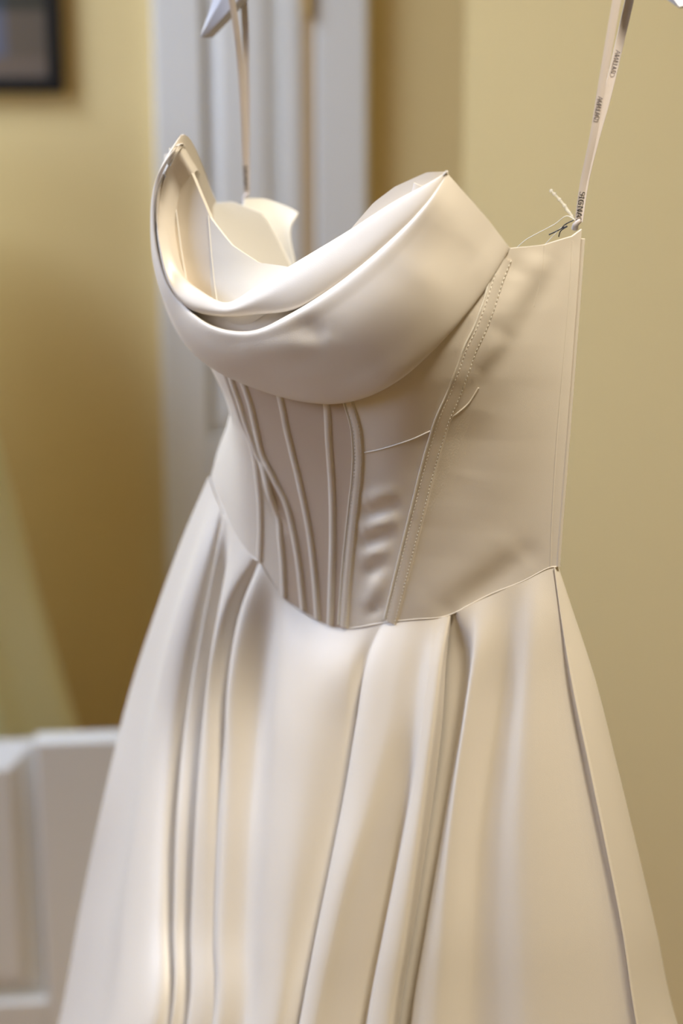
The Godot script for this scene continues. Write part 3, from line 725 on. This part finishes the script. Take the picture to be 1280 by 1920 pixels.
func hanging_ribbon(dress: Node3D, a: Array, b: Array, face: Vector3, wide: float):
	var loop := base("hanging_ribbon", Vector3.ZERO, dress)
	var pale := plain(Color(.84, .80, .78), .38)
	var path := a.duplicate()
	var top: Vector3 = a[-1]
	var other: Vector3 = b[-1]
	path.append(top + Vector3(.001, .018, 0))
	var up := path.duplicate()
	put("ribbon", ribbon(smooth(up, 10), wide, face, .0004, .0006, [wide * .72, wide]), pale, loop)
	var down := b.duplicate()
	down.append(other + Vector3(.001, .018, 0))
	put("ribbon", ribbon(smooth(down, 10), wide, face, .0004, -.0006, [wide * .7, wide]), pale, loop)
	var bow := PackedVector3Array()
	var p0: Vector3 = path[-1]
	var p1: Vector3 = down[-1]
	for k in 13:
		var s := k / 12.0
		bow.append(p0.lerp(p1, (1.0 - cos(PI * s)) / 2.0) + Vector3(0, .012 * sin(PI * s), 0))
	put("ribbon", ribbon(bow, wide, Vector3(0, 1, 0), .0004), pale, loop)
	# the knot where it is sewn in
	var k0: Vector3 = a[0]
	put("knot", tube(PackedVector3Array([k0 + Vector3(-.002, -.004, 0), k0 + Vector3(-.001, -.002, .001), k0 + Vector3(.001, 0, .001), k0 + Vector3(.002, .001, 0)]), .0022, 8, null, .0012).done(), pale, loop)
	# lettering printed on the ribbon
	var ink := plain(Color(.03, .025, .03), .6)
	var grey := plain(Color(.36, .33, .35), .6)
	var d: Vector3
	if wide > .005:
		d = (a[1] - a[0]).normalized()
		letters(loop, "SIGNAT", a[0].lerp(a[1], .40) + face * .0012, -d, d.cross(face).normalized(), .0036, .0030, ink)
		d = (a[3] - a[2]).normalized()
		letters(loop, "CALINA", a[2].lerp(a[3], .76) + face * .0012, d, d.cross(face).normalized(), .0027, .0026, grey)
		d = (b[4] - b[3]).normalized()
		letters(loop, "CALINA", b[3].lerp(b[4], .72) + face * .0006, d, d.cross(face).normalized(), .0027, .0026, grey)
	else:
		d = (a[1] - a[0]).normalized()
		letters(loop, "SIGNAT", a[0].lerp(a[1], .5) + face * .0012, -d, d.cross(face).normalized(), .0036, .0030, ink)


# letters set one after another along "run", their tops towards "rise"
func letters(parent: Node3D, text: String, centre: Vector3, run: Vector3, rise: Vector3, pitch: float, high: float, mat: Material):
	var font := SystemFont.new()
	font.font_names = PackedStringArray(["Droid Sans"])
	var t := TextMesh.new()
	t.font = font
	t.font_size = 32
	t.text = text
	t.pixel_size = high / 23.0
	t.depth = .0001
	var o := put("lettering", t, mat, parent)
	var stretch := pitch / (high * .93)
	o.transform = Transform3D(Basis(run * stretch, rise, run.cross(rise).normalized()), centre)


# ------------------------------------------------------------------ hanger and shop fastener
func make_hanger():
	var hanger := base("clothes_hanger", Vector3(0.0173, 1.2916, -1.1605))
	hanger.rotation.y = -0.76739
	tag(hanger, "white clothes hanger with broad flat arms, holding up the satin dress by its ribbons", "hanger")
	var mat := plain(Color(.82, .83, .87), .35)
	var lower := [V(-.1955, 0, 0), V(-.172, .0135, 0), V(-.152, .026, 0), V(-.10, .054, 0), V(-.05, .077, 0), V(0, .086, 0)]
	var upper := [V(-.1985, .0015, 0), V(-.183, .027, 0), V(-.165, .050, 0), V(-.11, .092, 0), V(-.055, .117, 0), V(0, .128, 0)]
	var lo := smooth(lower, 8)
	var up := smooth(upper, 8)
	var whole := [PackedVector3Array(), PackedVector3Array()]
	for i in lo.size():
		whole[0].append(lo[i])
		whole[1].append(up[i])
	for i in range(lo.size() - 2, -1, -1):
		whole[0].append(lo[i] * Vector3(-1, 1, 1))
		whole[1].append(up[i] * Vector3(-1, 1, 1))
	var g := []
	for c in [[.04, -.0045], [0.0, -.003], [0.0, .003], [.04, .0045], [.5, .0062], [.96, .0045], [1.0, .003], [1.0, -.003], [.96, -.0045], [.5, -.0062], [.04, -.0045]]:
		var row := PackedVector3Array()
		for i in whole[0].size():
			row.append(whole[0][i].lerp(whole[1][i], c[0]) + Vector3(0, 0, c[1]))
		g.append(row)
	var b := Build.new()
	var ids := []
	for r in g.size() - 1:
		for i in g[0].size() - 1:
			var mid: Vector3 = (whole[0][i] + whole[1][i]) / 2.0
			b.flat(g[r][i], g[r][i + 1], g[r + 1][i + 1], g[r + 1][i], (g[r][i] + g[r + 1][i + 1]) / 2.0 - mid)
	for e in [0, g[0].size() - 1]:
		for r in range(1, 5):
			b.flat(g[r][e], g[r + 1][e], g[9 - r + 1][e] if r < 4 else g[5][e], g[10 - r][e] if r < 5 else g[5][e], Vector3(-1 if e == 0 else 1, 0, 0))
	var arm := put("arm", b.done(), mat, hanger, Vector3(.0227, .320, -.02))
	arm.rotation.z = .05
	var hook := PackedVector3Array()
	hook.append_array([V(0, .11, 0), V(0, .16, 0), V(0, .19, 0)])
	for k in 15:
		var a := -PI / 2.0 + k * PI * 1.35 / 14.0
		hook.append(Vector3(.028 * cos(a), .225 + .03 * sin(a), 0))
	put("hook", tube(hook, .002, 10).done(), plain(Color(.75, .75, .74), .25), hanger, Vector3(.0227, .320, -.02))


func make_tag():
	var o := base("tag_fastener", Vector3(0.0173, 1.2916, -1.1605))
	o.rotation.y = -0.76739
	tag(o, "clear plastic tag fastener with fine loop thread, stuck into bodice corner at the right ribbon", "tag fastener")
	var clear := StandardMaterial3D.new()
	clear.albedo_color = Color(.92, .90, .86, .28)
	clear.transparency = BaseMaterial3D.TRANSPARENCY_ALPHA
	clear.roughness = .3
	var p := smooth([V(0.1575,0.2105,-0.008), V(0.151,0.2174,-0.008), V(0.1457,0.222,-0.008), V(0.1392,0.2266,-0.008)], 8)
	put("shaft", tube(p, .0009, 8, null, .0007).done(), clear, o)
	var rings := [p[2], p[9], p[15], p[20], p[p.size() - 2]]
	for k in rings:
		var d: Vector3 = (p[p.size() - 1] - p[0]).normalized()
		put("collar", tube(PackedVector3Array([k - d * .0006, k + d * .0006]), .0013, 8).done(), clear, o)
	put("barb", tube(smooth([V(0.151,0.2162,-0.008), V(0.1534,0.2145,-0.008), V(0.155,0.2143,-0.008)], 4), .0008, 6).done(), clear, o)
	put("loop_thread", tube(smooth([V(0.1183,0.1909,-0.004), V(0.1251,0.1963,-0.004), V(0.1349,0.2015,-0.004), V(0.1466,0.2075,-0.004), V(0.155,0.2128,-0.004), V(0.1612,0.2111,-0.004)], 8), .0002, 6).done(), thread, o)


# ------------------------------------------------------------------ the room
func make_room():
	var paint := plain(Color(.89, .795, .572), .75, .3)
	paint.normal_enabled = true
	paint.normal_texture = noise_map(11, .05, 256, 2.0)
	paint.normal_scale = .12
	paint.uv1_triplanar = true
	paint.uv1_scale = Vector3(6, 6, 6)
	var ceiling_paint := plain(Color(.88, .86, .82), .8, .3)
	wall("wall_back", Vector3(-1.95, 0, -2.7), Vector3(.18, 0, -2.7), 2.7, paint)
	wall("wall_right", Vector3(.18, 0, -2.7), Vector3(1.45, 0, -1.5), 2.7, paint)
	wall("wall_side", Vector3(1.45, 0, -1.5), Vector3(1.45, 0, 1.6), 2.7, paint)
	wall("wall_front", Vector3(1.45, 0, 1.6), Vector3(-1.95, 0, 1.6), 2.7, paint)
	# left wall with its window opening
	var b := Build.new()
	box_into(b, Vector3(-2.09, 0, -2.84), Vector3(-1.95, 2.7, -1.95), .001)
	box_into(b, Vector3(-2.09, 0, -.55), Vector3(-1.95, 2.7, 1.74), .001)
	box_into(b, Vector3(-2.09, 0, -1.95), Vector3(-1.95, 1.5, -.55), .001)
	box_into(b, Vector3(-2.09, 2.55, -1.95), Vector3(-1.95, 2.7, -.55), .001)
	tag(put("wall_left", b.done(), paint), "", "", "structure")
	var frame := Build.new()
	for z in [-1.95, -1.275, -.61]:
		box_into(frame, Vector3(-2.06, 1.5, z), Vector3(-2.0, 2.55, z + .06), .004)
	for y in [1.5, 2.49]:
		box_into(frame, Vector3(-2.06, y, -1.95), Vector3(-2.0, y + .06, -.55), .004)
	var win := put("window_1", frame.done(), white_paint)
	tag(win, "", "", "structure")
	var glass := StandardMaterial3D.new()
	glass.albedo_color = Color(.95, .98, 1, .06)
	glass.transparency = BaseMaterial3D.TRANSPARENCY_ALPHA
	glass.roughness = .02
	for z in [-1.89, -1.215]:
		put("pane", box(Vector3(-2.034, 1.56, z), Vector3(-2.028, 2.49, z + .605), .0005), glass, win)
	var carpet := plain(Color(.52, .35, .18), .7, .3)
	tag(put("floor", box(Vector3(-2.1, -.12, -2.9), Vector3(1.6, 0, 1.75), .001), carpet), "", "", "structure")
	tag(put("ceiling", box(Vector3(-2.1, 2.7, -2.9), Vector3(1.6, 2.82, 1.75), .001), ceiling_paint), "", "", "structure")


# a wall from a to b seen from the room, 14 cm thick behind
func wall(called: String, a: Vector3, b: Vector3, high: float, mat: Material):
	var d := (b - a).normalized()
	var out := Vector3(-d.z, 0, d.x)
	var back := -out * .14
	var bl := Build.new()
	var h := Vector3(0, high, 0)
	bl.flat(a, b, b + h, a + h, out)
	bl.flat(a + back, b + back, b + back + h, a + back + h, -out)
	bl.flat(a, a + back, a + back + h, a + h, -d)
	bl.flat(b, b + back, b + back + h, b + h, d)
	bl.flat(a + h, b + h, b + back + h, a + back + h, Vector3.UP)
	bl.flat(a, b, b + back, a + back, Vector3.DOWN)
	tag(put(called, bl.done(), mat), "", "", "structure")


func make_lamp(at: Vector3, side: float, c: Color, energy: float):
	var lamp := base("ceiling_lamp", at)
	tag(lamp, "square cool white ceiling panel lamp above and behind the hanging dress", "lamp")
	put("housing", box(Vector3(-side / 2 - .02, -.01, -side / 2 - .02), Vector3(side / 2 + .02, .04, side / 2 + .02), .004), white_paint, lamp)
	var glow := StandardMaterial3D.new()
	glow.albedo_color = Color(.9, .88, .84)
	glow.emission_enabled = true
	glow.emission = c
	glow.emission_energy_multiplier = 1.2
	put("diffuser", box(Vector3(-side / 2, -.02, -side / 2), Vector3(side / 2, -.011, side / 2), .002), glow, lamp)
	var l := AreaLight3D.new()
	l.name = "lamp_light"
	l.area_size = Vector2(side, side)
	l.light_color = c
	l.light_energy = energy
	l.area_range = 8.0
	l.area_attenuation = 2.0
	l.shadow_enabled = true
	l.position = Vector3(0, -.03, 0)
	l.rotation_degrees = Vector3(-90, 0, 0)
	lamp.add_child(l)


func make_spot(at: Vector3, aim: Vector3, c: Color, energy: float):
	var lamp := base("ceiling_spotlight", at)
	tag(lamp, "round ceiling spotlight aimed down at the hanging dress", "lamp")
	var d := (aim - at).normalized()
	put("can", tube(PackedVector3Array([-d * .09, -d * .03, d * .005]), .055, 24).done(), white_paint, lamp)
	var glow := StandardMaterial3D.new()
	glow.emission_enabled = true
	glow.emission = c
	glow.emission_energy_multiplier = 1.5
	put("bulb", tube(PackedVector3Array([d * .006, d * .012]), .045, 24).done(), glow, lamp)
	var l := SpotLight3D.new()
	l.name = "spot_light"
	l.light_color = c
	l.light_energy = energy
	l.light_size = .12
	l.spot_angle = 23.0
	l.spot_angle_attenuation = .7
	l.spot_range = 8.0
	l.spot_attenuation = 2.0
	l.shadow_enabled = true
	lamp.add_child(l)
	l.look_at_from_position(at + d * .08, aim, Vector3.UP)


func make_door():
	var z := -2.7
	var door := base("door_1", Vector3(-.272, 0, z))
	tag(door, "", "", "structure")
	# leaf .212 m wide: stiles, rails, raised panels
	var w := .214
	var rail := .745 + .25
	put("stile", box(Vector3(0, .01, .002), Vector3(.072, 2.05, .034), .003), white_paint, door)
	put("stile", box(Vector3(w - .03, .01, .002), Vector3(w, 2.05, .034), .003), white_paint, door)
	put("rail", box(Vector3(.072, rail - .12, .002), Vector3(w - .03, rail, .034), .004), white_paint, door)
	put("rail", box(Vector3(.072, 1.93, .002), Vector3(w - .03, 2.05, .034), .004), white_paint, door)
	put("rail", box(Vector3(.072, .01, .002), Vector3(w - .03, .22, .034), .004), white_paint, door)
	for y in [[rail, 1.93], [.22, rail - .12]]:
		put("panel", raised(Vector3(.073, y[0] + .001, .022), Vector3(w - .031, y[1] - .001, .031), .026), white_paint, door)
	var brass := plain(Color(.80, .68, .45), .4)
	put("hinge", tube(PackedVector3Array([Vector3(w + .009, 1.612, .034), Vector3(w + .009, 1.70, .034)]), .006, 12).done(), brass, door)
	# casing beside the hinge side
	var jamb := plain(Color(.88, .78, .62), .6)
	var trim := base("trim_1", Vector3(-.040, 0, z))
	tag(trim, "", "", "structure")
	put("casing", box(Vector3(0, 0, .001), Vector3(.080, 2.12, .030), .006), white_paint, trim)
	put("casing", box(Vector3(-.235, 2.06, .001), Vector3(-.001, 2.12, .03), .006), white_paint, trim)
	put("jamb", box(Vector3(-.019, 0, .001), Vector3(-.0005, 2.05, .029), .001), jamb, trim)


func make_picture():
	var p := base("picture_frame", Vector3(-.64, 1.505, -2.7))
	tag(p, "black picture frame on the tan wall, upper left, beside the door", "picture frame")
	var black := plain(Color(.035, .035, .05), .4)
	var w := .234
	var h := .36
	put("frame", box(Vector3(-w, 0, .001), Vector3(w, .021, .024), .003), black, p)
	put("frame", box(Vector3(-w, h - .021, .001), Vector3(w, h, .024), .003), black, p)
	put("frame", box(Vector3(-w, .0215, .001), Vector3(-w + .021, h - .0215, .024), .003), black, p)
	put("frame", box(Vector3(w - .021, .0215, .001), Vector3(w, h - .0215, .024), .003), black, p)
	# a soft brown print
	var im := Image.create(64, 64, false, Image.FORMAT_RGB8)
	im.fill(Color(.42, .36, .30))
	im.fill_rect(Rect2i(0, 0, 64, 58), Color(.37, .32, .26))
	im.fill_rect(Rect2i(0, 0, 64, 45), Color(.22, .20, .15))
	im.fill_rect(Rect2i(14, 0, 10, 50), Color(.30, .27, .22))
	im.fill_rect(Rect2i(49, 45, 6, 13), Color(.37, .37, .42))
	im.fill_rect(Rect2i(49, 0, 6, 45), Color(.22, .25, .28))
	var m := plain(Color.WHITE, .5)
	m.albedo_texture = ImageTexture.create_from_image(im)
	m.uv1_scale = Vector3(1, 1, 1)
	var b := Build.new()
	var ids := []
	for c in [[-1, 0, 0, 1], [1, 0, 1, 1], [1, 1, 1, 0], [-1, 1, 0, 0]]:
		ids.append(b.vert(Vector3(c[0] * (w - .02), lerpf(.02, h - .02, c[1]), .010), Vector3(0, 0, 1), Vector2(c[2], c[3])))
	b.quad(ids[0], ids[1], ids[2], ids[3])
	for s in [[-1, 0], [1, 0]]:
		b.flat(Vector3(s[0] * (w - .02), .02, .010), Vector3(s[0] * (w - .02), h - .02, .010), Vector3(s[0] * (w - .02), h - .02, .002), Vector3(s[0] * (w - .02), .02, .002), Vector3(s[0], 0, 0))
	put("print", b.done(), m, p)


# another gown on the left, only its skirt in view
func make_other_gown():
	var o := base("ball_gown", Vector3(-.70, 0, -2.44))
	tag(o, "pale yellow-green gown with wide skirt hanging at the left edge, behind the white divider", "dress")
	var m := plain(Color(.91, .885, .70), .5)
	var rows := []
	for p in [[.02, .46, .17], [.3, .385, .15], [.6, .315, .14], [.75, .280, .13], [.85, .258, .12], [.95, .238, .11], [1.05, .216, .10], [1.2, .17, .09], [1.28, .15, .085], [1.4, .16, .095], [1.50, .165, .095]]:
		var row := []
		for k in 33:
			var a := TAU * k / 32.0
			var f := 1.0 + .03 * cos(a * 9.0) * clampf((1.25 - p[0]) / .5, 0, 1)
			row.append(Vector3(p[1] * sin(a) * f, p[0], p[2] * cos(a) * f))
		rows.append(row)
	put("skirt", cloth(refine(rows.slice(0, 9), 4, 6), .002, Vector3(0, -1, 0)), m, o)
	put("bodice", cloth(refine(rows.slice(8), 4, 6), .002, Vector3(0, 1, 0)), m, o)


func make_divider():
	var c := base("divider", Vector3(-.62, 0, -2.2))
	c.rotation.y = .10
	tag(c, "low white panelled divider with a raised panel, bottom left, half hidden by the skirt", "divider")
	put("stile", box(Vector3(.212, .001, -.02), Vector3(.335, .685, .014), .003), white_paint, c)
	put("stile", box(Vector3(-.35, .001, -.02), Vector3(-.25, .685, .014), .003), white_paint, c)
	put("rail", box(Vector3(-.25, .001, -.02), Vector3(.212, .30, .014), .003), white_paint, c)
	put("panel", raised(Vector3(-.25, .30, -.012), Vector3(.212, .68, .010), .035), white_paint, c)
